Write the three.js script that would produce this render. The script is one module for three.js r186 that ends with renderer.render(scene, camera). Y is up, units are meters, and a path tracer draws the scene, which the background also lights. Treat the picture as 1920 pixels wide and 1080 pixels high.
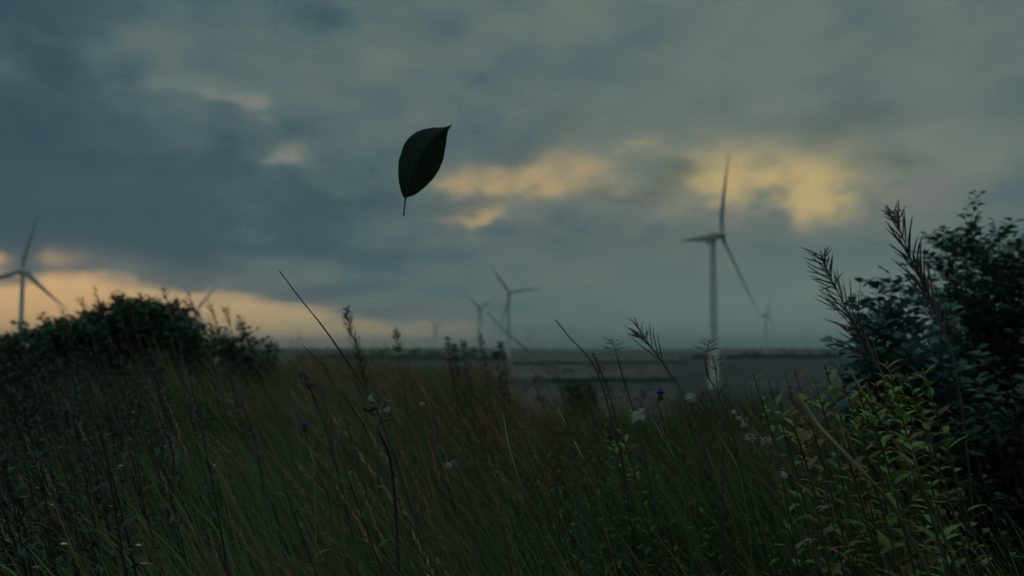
import * as THREE from 'three';
import { mergeGeometries } from 'three/addons/utils/BufferGeometryUtils.js';

// ------------------------------------------------------------ camera, sky, sun, exposure
const D2R = Math.PI / 180;
const scene = new THREE.Scene();
const camera = new THREE.PerspectiveCamera(36, 16 / 9, 0.05, 40000);
const EYE = 1.2, PITCH = 3.89 * D2R, FPX = 1662;          // FPX: focal length in pixels of a 1920 wide picture
camera.position.set(0, EYE, 0);
camera.rotation.x = PITCH;
camera.focus = 1.75;
camera.userData.fStop = 3.2;
scene.add(camera);
camera.updateMatrixWorld(true);

const renderer = new THREE.WebGLRenderer({ antialias: true });
renderer.toneMapping = THREE.LinearToneMapping;
renderer.toneMappingExposure = 0.25;
renderer.shadowMap.enabled = true;
const SKY_GAIN = 4.0;

const sun = new THREE.DirectionalLight(new THREE.Color(1.0, 0.74, 0.47), 1.1);
sun.position.set(-Math.sin(31 * D2R) * 100, 9, -Math.cos(31 * D2R) * 100);
sun.castShadow = true;
sun.shadow.radius = 30;
sun.shadow.mapSize.set(2048, 2048);
Object.assign(sun.shadow.camera, { left: -30, right: 30, top: 30, bottom: -30, near: 1, far: 300 });
scene.add(sun); scene.add(sun.target);
scene.fog = new THREE.FogExp2(new THREE.Color(0.78, 0.97, 1.0), 0.00016);

// ------------------------------------------------------------ noise and random numbers
function rng(seed) { let a = seed >>> 0; return () => { a = (a + 0x6D2B79F5) >>> 0; let t = a; t = Math.imul(t ^ (t >>> 15), t | 1); t ^= t + Math.imul(t ^ (t >>> 7), t | 61); return ((t ^ (t >>> 14)) >>> 0) / 4294967296; }; }
const PERM = new Uint8Array(512), PVAL = new Float32Array(256);
{ const r = rng(77); const p = [...Array(256).keys()]; for (let i = 255; i > 0; i--) { const j = Math.floor(r() * (i + 1)); [p[i], p[j]] = [p[j], p[i]]; } for (let i = 0; i < 512; i++) PERM[i] = p[i & 255]; for (let i = 0; i < 256; i++) PVAL[i] = r() * 2 - 1; }
function vnoise(x, y, z) {
  const xi = Math.floor(x), yi = Math.floor(y), zi = Math.floor(z);
  let fx = x - xi, fy = y - yi, fz = z - zi;
  fx = fx * fx * fx * (fx * (fx * 6 - 15) + 10); fy = fy * fy * fy * (fy * (fy * 6 - 15) + 10); fz = fz * fz * fz * (fz * (fz * 6 - 15) + 10);
  const X = xi & 255, Y = yi & 255, Z = zi & 255;
  const A = PERM[X] + Y, B = PERM[(X + 1) & 255] + Y;
  const AA = PERM[A & 255] + Z, AB = PERM[(A + 1) & 255] + Z, BA = PERM[B & 255] + Z, BB = PERM[(B + 1) & 255] + Z;
  const v = (i) => PVAL[PERM[i & 255]];
  const l = (a, b, t) => a + (b - a) * t;
  return l(l(l(v(AA), v(BA), fx), l(v(AB), v(BB), fx), fy), l(l(v(AA + 1), v(BA + 1), fx), l(v(AB + 1), v(BB + 1), fx), fy), fz);
}
function fbm(x, y, z, n) { let s = 0, a = 0.5, f = 1; for (let i = 0; i < n; i++) { s += a * vnoise(x * f, y * f, z * f + i * 17.3); a *= 0.5; f *= 2.07; } return s; }
const sm = (a, b, x) => { const t = Math.min(1, Math.max(0, (x - a) / (b - a))); return t * t * (3 - 2 * t); };
const mix = (a, b, t) => a + (b - a) * t;

// ------------------------------------------------------------ the sky: an evening cloud deck with a few sunlit breaks, and a clear strip at the sunset
function lin(c) { c /= 255; return c <= 0.04045 ? c / 12.92 : Math.pow((c + 0.055) / 1.055, 2.4); }
const L3 = (r, g, b) => [lin(r), lin(g), lin(b)];
// [azimuth, elevation, half width, half height, strength, colour]
const WARM = L3(180, 158, 116), GLOW = L3(194, 172, 118), PALE = L3(140, 140, 126), GREY = L3(120, 132, 128);
const BREAKS = [
  [-16.9, 15.3, 1.7, 0.9, 0.95, PALE], [-19.0, 15.8, 2.2, 0.8, 0.5, GREY], [-22.6, 15.8, 1.5, 0.9, 0.5, GREY], [-13.9, 12.3, 1.5, 0.55, 0.9, PALE],
  [-0.9, 10.5, 2.6, 1.1, 1.1, WARM], [1.9, 10.1, 1.9, 0.9, 1.15, WARM], [-2.0, 8.5, 2.6, 0.5, 1.2, WARM], [3.2, 11.2, 2.6, 1.1, 0.7, WARM], [5.6, 12.0, 2.0, 1.2, 0.7, WARM],
  [9.4, 12.9, 0.9, 0.5, 0.55, WARM], [16.8, 10.4, 4.4, 1.5, 1.5, GLOW], [13.8, 11.4, 3.2, 1.7, 0.6, GLOW], [18.6, 9.4, 3.4, 1.3, 0.8, GLOW], [15.0, 9.4, 3.2, 0.7, 0.35, GLOW],
  [24.0, 12.6, 2.4, 0.6, 0.4, PALE], [27.0, 11.0, 4.0, 1.0, 0.32, PALE], [8.6, 8.4, 1.4, 0.35, 0.3, PALE],
];
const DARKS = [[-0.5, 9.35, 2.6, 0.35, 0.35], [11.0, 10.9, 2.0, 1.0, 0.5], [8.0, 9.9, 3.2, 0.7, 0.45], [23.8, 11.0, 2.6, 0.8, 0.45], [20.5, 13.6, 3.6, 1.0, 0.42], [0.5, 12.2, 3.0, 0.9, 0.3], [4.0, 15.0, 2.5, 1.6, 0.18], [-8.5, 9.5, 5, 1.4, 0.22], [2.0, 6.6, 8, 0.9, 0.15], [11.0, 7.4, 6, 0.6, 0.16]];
function skyColor(az, el, dx, dy, dz, out) {
  // cloud detail lives on the sphere: a deck seen in perspective, drawn out along the horizon
  const k = 1 / (Math.max(dy, 0) + 0.16), cx = dx * k, cz = dz * k;
  const n1 = fbm(cx * 1.15 + 3, dy * 3, cz * 1.15, 5), n2 = fbm(cx * 3.1 + 9, dy * 9 + 4, cz * 3.1 + 2, 5), n3 = fbm(dx * 9 + 4, dy * 26, dz * 9 + 7, 4);
  const flat = 1 + 1.6 * (1 - sm(3, 8, el));           // streaks low down, puffs higher up
  const p1 = fbm(dx * 14, dy * 26 * flat + 3, dz * 14, 6), p2 = fbm(dx * 22 + 40, dy * 40 * flat, dz * 22 + 9, 5);
  const wa = az + n2 * 1.2 + p1 * 2.6, we = el + n1 * 0.3 + n2 * 0.4 + p2 * 1.3;
  // the deck: slate blue in the west, grey-green towards the glow
  const dark = [0.042, 0.086, 0.106], mid = [0.088, 0.140, 0.148], light = [0.125, 0.170, 0.158];
  const east = sm(-26, 24, wa), a = Math.abs(az);
  let t = 0.28 + 0.62 * east + n1 * 0.5 + n2 * 0.25 + p1 * 0.55 + p2 * 0.25 + 0.2 * sm(11, 16, el) * (1 - sm(17, 25, el) * 0.6) - 0.42 * sm(12, 26, az) * sm(11, 15, el) * (1 - sm(40, 60, az)) - 0.3 * sm(25, 31, az) * sm(11, 15, el) * (1 - sm(40, 60, az)) - 0.26 * sm(0, 1, 1 - Math.abs(az + 19) / 16) * sm(4.5, 7, el) * (1 - sm(11, 14, el)) - 0.55 * sm(-20, -31, az) * sm(3, 7, el) * (1 - sm(45, 70, a)) - 0.08 * sm(-4, -14, az) * (1 - sm(45, 70, a));  // far left and top right terms paint lens vignette into the cloud tone
  if (a > 55) t = mix(t, 0.55 + n1 * 0.8 + n2 * 0.35, sm(55, 100, a));
  t = Math.min(1.25, t); if (t < 0.28) { const lo = mix(0.03, -0.28, sm(9.5, 13, el)); t = lo + (0.28 - lo) * Math.exp((t - 0.28) / (0.28 - lo)); }
  for (let i = 0; i < 3; i++) out[i] = t < 0.5 ? mix(dark[i], mid[i], t * 2) : mix(mid[i], light[i], t * 2 - 1);
  // low haze band, greener and paler towards the horizon right of centre
  const low = (1 - sm(0.5, 7, el + p1 * 2.5)) * sm(-12, 14, az);
  const lc = [0.150, 0.222, 0.198];
  for (let i = 0; i < 3; i++) out[i] = mix(out[i], lc[i], low * 0.8);
  let d = 0;
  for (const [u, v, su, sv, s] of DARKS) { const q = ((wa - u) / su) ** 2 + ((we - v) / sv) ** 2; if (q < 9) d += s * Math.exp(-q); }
  let R = 0, G = 0, B = 0, S = 0;
  if (el > 4 && el < 22) for (const [u, v, su, sv, s, c] of BREAKS) {
    const q = ((wa - u) / su) ** 2 + ((we - v) / sv) ** 2;
    if (q < 9) { const w = s * Math.exp(-q); S += w; R += w * c[0]; G += w * c[1]; B += w * c[2]; }
  }
  const halo = 0.62 * Math.exp(-(((wa - 16) / 9) ** 2) - ((we - 10.6) / 2.8) ** 2) + 0.22 * Math.exp(-(((wa - 2) / 6) ** 2) - ((we - 10) / 2.2) ** 2);
  for (let i = 0; i < 3; i++) out[i] = mix(out[i], [0.285, 0.282, 0.195][i], halo * (1 + p1));
  if (S > 0.001) { const e = S * (1 + 0.65 * p1 + 0.7 * p2) + 0.25 * Math.min(1, S * 2) * p2, w = 0.9 * sm(-0.15, 1.75, e) * (1 - 0.4 * Math.min(1, d)); out[0] = mix(out[0], R / S, w); out[1] = mix(out[1], G / S, w); out[2] = mix(out[2], B / S, w); }
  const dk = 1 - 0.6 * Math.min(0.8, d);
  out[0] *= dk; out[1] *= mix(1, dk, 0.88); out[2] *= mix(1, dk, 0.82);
  // the strip of open sunset under the deck
  const west = Math.exp(-(((az + 38) / 22) ** 2));
  const top = 1.1 + 3.0 * sm(2, 27, -az) + 0.35 * n2 + 1.0 * p1 + (az < -45 ? -1.5 * sm(45, 75, -az) : 0);
  const under = 1 - sm(top - 0.55, top + 0.45, el), soft = 1 - sm(top - 0.5, top + 3.0, el);
  const rag = sm(0.02, 0.3, p1 + 0.06) * Math.exp(-(((el - 5.1) / 0.5) ** 2)) * sm(-24, -31, az) * 0.7;
  const oc = [0.78, 0.47, 0.20], gc = [0.42, 0.36, 0.22];
  const wv = Math.min(1, sm(6, -13, az)) * (az < -60 ? 1 - sm(60, 100, -az) : 1);
  for (let i = 0; i < 3; i++) {
    out[i] = mix(out[i], [0.20, 0.185, 0.16][i], soft * wv * 0.55);
    out[i] = mix(out[i], mix(gc[i], oc[i], Math.min(1, west * 1.1)), Math.max(under * wv, rag));
  }
  const up = 1 + 1.0 * sm(20, 65, el);                  // overcast is brighter overhead; raised out of view to add light on the meadow
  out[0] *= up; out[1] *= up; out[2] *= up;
}
{
  const W = 3072, H = 1536, data = new Float32Array(W * H * 4), c = [0, 0, 0];
  for (let j = 0; j < H; j++) {
    const el = ((j + 0.5) / H - 0.5) * 180, cy = Math.cos(el * D2R), sy = Math.sin(el * D2R);
    for (let i = 0; i < W; i++) {
      const o = (j * W + i) * 4;
      if (el < -1) { data[o] = 0.02 * SKY_GAIN; data[o + 1] = 0.028 * SKY_GAIN; data[o + 2] = 0.024 * SKY_GAIN; data[o + 3] = 1; continue; }
      const phi = ((i + 0.5) / W - 0.5) * 2 * Math.PI, dx = cy * Math.cos(phi), dz = cy * Math.sin(phi);
      const az = Math.atan2(dx, -dz) / D2R;
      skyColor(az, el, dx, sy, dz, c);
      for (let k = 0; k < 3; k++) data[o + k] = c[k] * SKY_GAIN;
      data[o + 3] = 1;
    }
  }
  const t = new THREE.DataTexture(data, W, H, THREE.RGBAFormat, THREE.FloatType);
  t.mapping = THREE.EquirectangularReflectionMapping;
  t.magFilter = THREE.LinearFilter; t.minFilter = THREE.LinearFilter; t.wrapS = THREE.RepeatWrapping;
  t.needsUpdate = true;
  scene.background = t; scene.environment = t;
}

// ------------------------------------------------------------ naming helpers
const V = (x, y, z) => new THREE.Vector3(x, y, z);
const used = {};
function numbered(n) { if (!(n in used)) { used[n] = 0; return n; } used[n]++; return n + '_' + String(used[n]).padStart(3, '0'); }
function tag(o, label, category, group, kind) { if (label) o.userData.label = label; if (category) o.userData.category = category; if (group) o.userData.group = group; if (kind) o.userData.kind = kind; return o; }
function thing(name, p, label, category, group) { const g = new THREE.Group(); g.name = numbered(name); g.position.copy(p); scene.add(g); return tag(g, label, category, group); }
function part(name, geo, mat, parent, kind) { const m = new THREE.Mesh(geo, mat); m.name = name; m.castShadow = m.receiveShadow = true; if (kind) m.userData.kind = kind; parent.add(m); return m; }
// a pixel of the 1920 x 1080 picture and a distance along the view axis -> a point of the place
function at(px, py, d) {
  const X = (px - 960) / FPX * d, Y = (540 - py) / FPX * d, c = Math.cos(PITCH), s = Math.sin(PITCH);
  return V(X, EYE + Y * c + d * s, -(d * c - Y * s));
}

// ------------------------------------------------------------ mesh builder
class MB {
  constructor() { this.p = []; this.c = []; this.i = []; }
  v(x, y, z, col) { this.p.push(x, y, z); this.c.push(col[0], col[1], col[2]); return this.p.length / 3 - 1; }
  vv(a, col) { return this.v(a.x, a.y, a.z, col); }
  t(a, b, c) { this.i.push(a, b, c); }
  tube(pts, radii, sides, col, colTip) {
    const n = pts.length, ref = V(0.31, 0.17, 0.94); let prev = null;
    for (let k = 0; k < n; k++) {
      const tan = pts[Math.min(n - 1, k + 1)].clone().sub(pts[Math.max(0, k - 1)]).normalize();
      const a = V().crossVectors(tan, ref).normalize(), b = V().crossVectors(tan, a), ring = [];
      const cc = colTip ? [0, 1, 2].map((q) => mix(col[q], colTip[q], k / (n - 1))) : col;
      for (let s = 0; s < sides; s++) { const w = s / sides * Math.PI * 2, r = radii[k] ?? radii[radii.length - 1]; ring.push(this.vv(pts[k].clone().addScaledVector(a, Math.cos(w) * r).addScaledVector(b, Math.sin(w) * r), cc)); }
      if (prev) for (let s = 0; s < sides; s++) { const q = (s + 1) % sides; this.t(prev[s], prev[q], ring[s]); this.t(prev[q], ring[q], ring[s]); }
      prev = ring;
    }
    const e = this.vv(pts[n - 1], colTip || col); for (let s = 0; s < sides; s++) this.t(prev[s], prev[(s + 1) % sides], e);
  }
  // a leaf: base point, unit direction, unit face normal, length, width, fold (how far the halves rise), droop
  leaf(b, d, n, L, W, col, fold = 0.25, droop = 0.15, fine = false) {
    const s = V().crossVectors(d, n).normalize(), P = (t, w) => b.clone().addScaledVector(d, t * L).addScaledVector(s, w * W * 0.5).addScaledVector(n, Math.abs(w) * W * 0.5 * fold - droop * L * t * t);
    const c2 = [col[0] * 1.12, col[1] * 1.12, col[2] * 1.12];
    if (!fine) { const a = this.vv(b, col), l = this.vv(P(0.45, 1), c2), m = this.vv(P(0.45, 0), col), r = this.vv(P(0.45, -1), c2), e = this.vv(P(1, 0), col); this.t(a, m, l); this.t(a, r, m); this.t(l, m, e); this.t(m, r, e); return; }
    let q = null; const rows = [[0, 0.08], [0.2, 0.72], [0.42, 1], [0.66, 0.8], [0.86, 0.38], [1, 0.02]];
    for (const [t, w] of rows) { const k = [this.vv(P(t, w), c2), this.vv(P(t, 0), col), this.vv(P(t, -w), c2)]; if (q) for (let e = 0; e < 2; e++) { this.t(q[e], q[e + 1], k[e]); this.t(q[e + 1], k[e + 1], k[e]); } q = k; }
  }
  // a grass blade or strip along points
  ribbon(pts, side, widths, col, colTip) {
    let q = null; const n = pts.length;
    for (let k = 0; k < n; k++) {
      const cc = [0, 1, 2].map((e) => mix(col[e], colTip[e], k / (n - 1))), w = widths[k] / 2;
      if (k === n - 1) { const e = this.vv(pts[k], cc); this.t(q[0], q[1], e); break; }
      const r = [this.vv(pts[k].clone().addScaledVector(side, w), cc), this.vv(pts[k].clone().addScaledVector(side, -w), cc)];
      if (q) { this.t(q[0], q[1], r[0]); this.t(q[1], r[1], r[0]); }
      q = r;
    }
  }
  geo() { const g = new THREE.BufferGeometry(); g.setAttribute('position', new THREE.Float32BufferAttribute(this.p, 3)); g.setAttribute('color', new THREE.Float32BufferAttribute(this.c, 3)); g.setIndex(this.i); g.computeVertexNormals(); return g; }
}
const leafMat = new THREE.MeshPhysicalMaterial({ vertexColors: true, side: THREE.DoubleSide, roughness: 0.62, transmission: 0.3, thickness: 0, specularIntensity: 0.5 });
const darkLeafMat = new THREE.MeshPhysicalMaterial({ vertexColors: true, side: THREE.DoubleSide, roughness: 0.48, transmission: 0.2, thickness: 0, specularIntensity: 0.6 });
const stemMat = new THREE.MeshStandardMaterial({ vertexColors: true, side: THREE.DoubleSide, roughness: 0.8 });
const fluffMat = new THREE.MeshStandardMaterial({ color: new THREE.Color(0.72, 0.68, 0.60), side: THREE.DoubleSide, roughness: 0.9 });
const grassMat = new THREE.MeshPhysicalMaterial({ vertexColors: true, side: THREE.DoubleSide, roughness: 0.7, transmission: 0.3, thickness: 0, specularIntensity: 0.5 });

// ------------------------------------------------------------ terrain: a hilltop meadow, a scarp, a wide plain
const PROFILE = [[0, -19], [200, -19.3], [470, -19.4], [700, -16], [830, -13.6], [1050, -10.8], [1500, -9.6], [2600, -9], [5000, -9], [9000, -6], [14000, -5]];
function plain(r) { for (let k = 1; k < PROFILE.length; k++) if (r < PROFILE[k][0]) { const [a, u] = PROFILE[k - 1], [b, v] = PROFILE[k]; return mix(u, v, (r - a) / (b - a)); } return -5; }
function ground(x, z) {
  const r = Math.hypot(x, z), az = Math.atan2(x, -z) / D2R, w = Math.abs(az) > 70 ? 0.5 : sm(3.5, -2, az);
  const edge = 7.4 + 4.8 * w, s = Math.max(0, r - edge);
  const hill = 0.2 * w * sm(3, 9, r) - 0.14 * s * s / (s + 5) + 0.05 * fbm(x * 0.5, 1, z * 0.5, 3) * sm(1, 3, r);
  let p = plain(r);
  if (r > 150) p += (fbm(x / 420, 5, z / 420, 3) * 1.1) * sm(150, 400, r) + (r > 2500 ? fbm(x / 1800, 9, z / 1800, 3) * 9 * sm(2500, 6000, r) : 0);
  const k = 1.5, m = Math.max(hill, p);
  return m + Math.log(Math.exp((hill - m) / k) + Math.exp((p - m) / k)) * k;
}
{
  const NR = 190, NA = 300, pos = [0, ground(0, 0), 0], uv = [], idx = [];
  const U = (x, z) => [(x + 3000) / 6000, (z + 5700) / 6000];
  uv.push(...U(0, 0));
  for (let i = 0; i < NR; i++) {
    const r = 0.5 * Math.pow(13000 / 0.5, i / (NR - 1));
    for (let j = 0; j < NA; j++) { const a = j / NA * Math.PI * 2, x = Math.sin(a) * r, z = -Math.cos(a) * r; pos.push(x, ground(x, z), z); uv.push(...U(x, z)); }
  }
  for (let j = 0; j < NA; j++) { const q = (j + 1) % NA; idx.push(0, 1 + q, 1 + j); for (let i = 0; i < NR - 1; i++) { const a = 1 + i * NA + j, b = 1 + i * NA + q, c = a + NA, d = b + NA; idx.push(a, b, c, b, d, c); } }
  const g = new THREE.BufferGeometry(); g.setAttribute('position', new THREE.Float32BufferAttribute(pos, 3)); g.setAttribute('uv', new THREE.Float32BufferAttribute(uv, 2)); g.setIndex(idx); g.computeVertexNormals();
  // field colours of the plain
  const N = 2048, data = new Uint8Array(N * N * 4);
  const heath = [0.098, 0.072, 0.058], dark = [0.016, 0.026, 0.024], olive = [0.05, 0.068, 0.042], stub = [0.105, 0.095, 0.075], soil = [0.03, 0.032, 0.02], moor = [0.024, 0.028, 0.030];
  const s8 = (v) => Math.round(255 * Math.min(1, v <= 0.0031308 ? v * 12.92 : 1.055 * Math.pow(v, 1 / 2.4) - 0.055));
  for (let j = 0; j < N; j++) for (let i = 0; i < N; i++) {
    const x = (i + 0.5) / N * 6000 - 3000, z = (j + 0.5) / N * 6000 - 5700, r = Math.hypot(x, z), az = Math.atan2(x, -z) / D2R;
    const w1 = fbm(x / 160, 0, z / 160, 4), w2 = fbm(x / 40 + 5, 2, z / 40, 3);
    const rr = r + w1 * 70 + 12 * Math.sin(x / 90);
    let c;
    if (r < 250) c = soil;
    else if (az < -1.5 + w1 * 1.5) c = rr < 640 ? heath : rr < 1150 ? (w1 > 0.12 ? dark : olive) : rr < 1700 ? dark : moor;
    else if (az < 10.5 + w1) c = rr < 455 ? heath : rr < 560 ? dark : rr < 790 ? heath : rr < 850 ? dark : rr < 1250 ? heath : rr < 1700 ? moor : dark;
    else c = rr < 430 ? dark : rr < 640 ? moor : rr < 1150 ? dark : rr < 1700 ? moor : dark;
    const w3 = fbm(x / 11, 7, z / 14, 3), f = Math.max(0.35, 1 + w1 * 0.9 + w2 * 1.1 + w3 * 0.6 + 0.25 * Math.sin((x + z * 0.35) / 9) * (w2 > 0 ? 1 : 0.2));
    const o = (j * N + i) * 4; for (let k = 0; k < 3; k++) data[o + k] = s8(c[k] * f); data[o + 3] = 255;
  }
  const t = new THREE.DataTexture(data, N, N, THREE.RGBAFormat); t.colorSpace = THREE.SRGBColorSpace; t.magFilter = THREE.LinearFilter; t.needsUpdate = true;
  const m = new THREE.Mesh(g, new THREE.MeshStandardMaterial({ map: t, roughness: 0.95 })); m.name = 'ground'; m.receiveShadow = true; tag(m, 'grassy hilltop falling to a wide plain of heath and fields', null, null, 'structure'); scene.add(m);
}

// ------------------------------------------------------------ hedges, trees and woods of the plain
function clumpCloud(mb, rnd, n, place, size, col) {
  for (let k = 0; k < n; k++) {
    const p = place(), s = size * (0.6 + 0.8 * rnd()), d = V(rnd() - 0.5, rnd() - 0.3, rnd() - 0.5).normalize(), u = V(rnd() - 0.5, rnd() - 0.5, rnd() - 0.5).normalize(), f = 0.6 + 0.8 * rnd();
    mb.leaf(p, d, u, s, s * 0.8, [col[0] * f, col[1] * f, col[2] * f], 0.3, 0.1);
  }
}
function hedge(px0, px1, D, h, label, seed, n = 1400) {
  const rnd = rng(seed), mb = new MB(), a = at(px0, 650, D), b = at(px1, 650, D * 1.02), base = V((a.x + b.x) / 2, 0, (a.z + b.z) / 2); base.y = ground(base.x, base.z);
  clumpCloud(mb, rnd, n, () => {
    const t = rnd(), x = mix(a.x, b.x, t), z = mix(a.z, b.z, t) + (rnd() - 0.5) * h, hh = h * (0.62 + 0.5 * fbm(x / 14, seed, z / 14, 3) + 0.45 * Math.max(0, vnoise(x / 5, seed, 2)));
    return V(x - base.x, ground(x, z) - base.y + rnd() * hh, z - base.z);
  }, h * 0.4, [0.03, 0.042, 0.028]);
  const g = thing('hedge', base, label, 'hedge'); part('foliage', mb.geo(), darkLeafMat, g, 'stuff');
  return g;
}
hedge(962, 1290, 830, 3.4, 'long thin dark hedge across the brown plain right of the middle turbine', 11, 2200);
hedge(560, 950, 960, 6.5, 'broad dark hedge on the plain behind the reed seed head', 12, 3200);
hedge(1296, 1580, 1000, 6, 'dark hedge behind the foot of the tallest turbine', 13, 2600);
hedge(1000, 1270, 520, 2.6, 'low dark hedge nearest on the brown plain, beyond the round bush', 14, 2000);
{
  const rnd = rng(15), mb = new MB();
  for (let k = 0; k < 5200; k++) {
    const az = (rnd() * 84 - 42) * D2R, r = 2200 + rnd() * 2600, x = Math.sin(az) * r, z = -Math.cos(az) * r;
    if (fbm(x / 500, 3, z / 500, 3) < 0.02) continue;
    const f = 0.6 + 0.7 * rnd();
    mb.leaf(V(x, ground(x, z) - 1 + rnd() * (3 + 14 * Math.max(0, fbm(x / 160, 5, z / 160, 3))), z), V(rnd() - 0.5, 0.2, rnd() - 0.5).normalize(), V(rnd() - 0.5, rnd() - 0.5, rnd() - 0.5).normalize(), 14, 9, [0.028 * f, 0.038 * f, 0.03 * f]);
  }
  const m = part('distant_woodland', mb.geo(), darkLeafMat, scene, 'stuff'); tag(m, 'dark line of far woodland along the horizon', 'woodland');
}
{
  const rnd = rng(16), mb = new MB();
  for (let k = 0; k < 900; k++) {
    const az = (rnd() * 70 - 32) * D2R, r = 300 + 1000 * rnd() * rnd(), x = Math.sin(az) * r, z = -Math.cos(az) * r, s = 0.8 + 1.9 * rnd() * rnd(), n0 = fbm(x / 130, 8, z / 130, 3);
    if (n0 < 0.0 - 0.1 * rnd()) continue;
    const gy = ground(x, z);
    for (let e = 0; e < 9; e++) { const f = 0.6 + 0.8 * rnd(); mb.leaf(V(x + (rnd() - 0.5) * s * 2, gy + rnd() * s * 0.8, z + (rnd() - 0.5) * s * 2), V(rnd() - 0.5, 0.4 * rnd(), rnd() - 0.5).normalize(), V(rnd() - 0.5, rnd(), rnd() - 0.5).normalize(), s, s * 0.8, [0.03 * f, 0.042 * f, 0.026 * f]); }
  }
  tag(part('heath_scrub', mb.geo(), darkLeafMat, scene, 'stuff'), 'scattered low dark scrub over the brown plain', 'scrub');
}
function farTree(px, py, D, label, seed, spread = 0.5) {
  const rnd = rng(seed), top = at(px, py, D), base = V(top.x, ground(top.x, top.z), top.z), h = top.y - base.y, g = thing('tree', base, label, 'tree', null);
  const tr = new MB(), cr = new MB();
  tr.tube([V(0, -0.3, 0), V(0.02 * h, h * 0.4, 0), V(0, h * 0.8, 0)], [h * 0.03, h * 0.02, h * 0.006], 6, [0.05, 0.04, 0.03]);
  for (let k = 0; k < 5; k++) { const w = k * 1.3, e = V(Math.cos(w) * h * spread * 0.6, h * (0.55 + 0.08 * k), Math.sin(w) * h * spread * 0.6); tr.tube([V(0, h * (0.25 + 0.08 * k), 0), e], [h * 0.012, h * 0.003], 4, [0.05, 0.04, 0.03]); }
  const lobes = [...Array(7)].map(() => V((rnd() - 0.5) * h * spread * 1.3, h * (0.3 + 0.5 * rnd()), (rnd() - 0.5) * h * spread * 1.3));
  clumpCloud(cr, rnd, 900, () => { const c = lobes[Math.floor(rnd() * 7)], q = V(rnd() - 0.5, rnd() - 0.5, rnd() - 0.5).normalize().multiplyScalar(h * 0.24 * Math.cbrt(rnd())); return c.clone().add(q); }, h * 0.07, [0.03, 0.042, 0.026]);
  part('trunk', tr.geo(), stemMat, g); part('crown', cr.geo(), darkLeafMat, g);
}
farTree(1409, 662, 1000, 'small rounded tree standing in the dark hedge right of the tallest turbine', 21, 0.9);
farTree(780, 650, 1150, 'small pale hazy tree on the plain below the faint left turbine', 22, 0.8);
farTree(722, 653, 1250, 'small hazy tree on the horizon right of the reed seed head', 23, 0.8);
farTree(892, 650, 1100, 'small hazy tree on the plain below the second turbine of the middle group', 24, 0.7);
farTree(930, 657, 900, 'dark low tree just left of the foot of the middle turbine', 25, 1.1);

// ------------------------------------------------------------ wind turbines
const paint = (() => {
  const N = 128, d = new Uint8Array(N * N * 4);
  for (let j = 0; j < N; j++) for (let i = 0; i < N; i++) { const s = fbm(Math.cos(i / N * 6.283) * 2 + 3, j / 40, Math.sin(i / N * 6.283) * 2, 4), v = 222 + s * 40; const o = (j * N + i) * 4; d[o] = v * 0.99; d[o + 1] = v; d[o + 2] = v * 0.99; d[o + 3] = 255; }
  const t = new THREE.DataTexture(d, N, N, THREE.RGBAFormat); t.colorSpace = THREE.SRGBColorSpace; t.magFilter = THREE.LinearFilter; t.wrapS = t.wrapT = THREE.RepeatWrapping; t.needsUpdate = true;
  return new THREE.MeshStandardMaterial({ map: t, roughness: 0.45, side: THREE.DoubleSide });
})();
const bladeMat = new THREE.MeshStandardMaterial({ color: new THREE.Color(0.4, 0.42, 0.42), roughness: 0.45, side: THREE.DoubleSide });
const steelMat = new THREE.MeshStandardMaterial({ color: new THREE.Color(0.2, 0.21, 0.22), roughness: 0.5, metalness: 0.5 });
const bladeGeo = (() => {   // along +y, length 1 scaled to 45 m; chord in x, thickness in z
  const pos = [], idx = [], NS = 22, NP = 16, L = 45;
  for (let i = 0; i <= NS; i++) {
    const t = i / NS, chord = t < 0.2 ? mix(2.0, 3.7, sm(0.02, 0.2, t)) : mix(3.7, 0.5, Math.pow((t - 0.2) / 0.8, 0.85)) * (t > 0.97 ? 0.6 : 1), th = Math.max(0.1, t < 0.2 ? mix(2.0, 0.95, sm(0.02, 0.2, t)) : mix(0.95, 0.08, (t - 0.2) / 0.8)), tw = mix(18, -1, Math.pow(t, 0.6)) * D2R, bend = 1.6 * t * t;
    for (let k = 0; k < NP; k++) { const w = k / NP * Math.PI * 2, round = 1 - sm(0.03, 0.18, t), c = Math.cos(w), s = Math.sin(w), shape = mix(0.55 + 0.45 * c, 1, round); const x = (c * 0.5 - mix(0.2, 0, round)) * chord, z = s * 0.5 * th * shape; pos.push(x * Math.cos(tw) - z * Math.sin(tw), t * L, x * Math.sin(tw) + z * Math.cos(tw) + bend); }
  }
  for (let i = 0; i < NS; i++) for (let k = 0; k < NP; k++) { const q = (k + 1) % NP, a = i * NP + k, b = i * NP + q; idx.push(a, b, a + NP, b, b + NP, a + NP); }
  const e = pos.length / 3; pos.push(0, L * 1.004, 1.6); for (let k = 0; k < NP; k++) idx.push(NS * NP + k, NS * NP + (k + 1) % NP, e);
  const g = new THREE.BufferGeometry(); g.setAttribute('position', new THREE.Float32BufferAttribute(pos, 3)); g.setIndex(idx); g.computeVertexNormals(); return g;
})();
const hubGeo = (() => { const p = [[0, 3.1], [0.5, 2.95], [1.0, 2.5], [1.45, 1.7], [1.62, 0.8], [1.6, -0.6], [1.45, -1.3], [0.01, -1.35]].map(([r, y]) => new THREE.Vector2(r, y)); const g = new THREE.LatheGeometry(p, 28); g.rotateX(Math.PI / 2); return g; })();   // nose along +z
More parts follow.
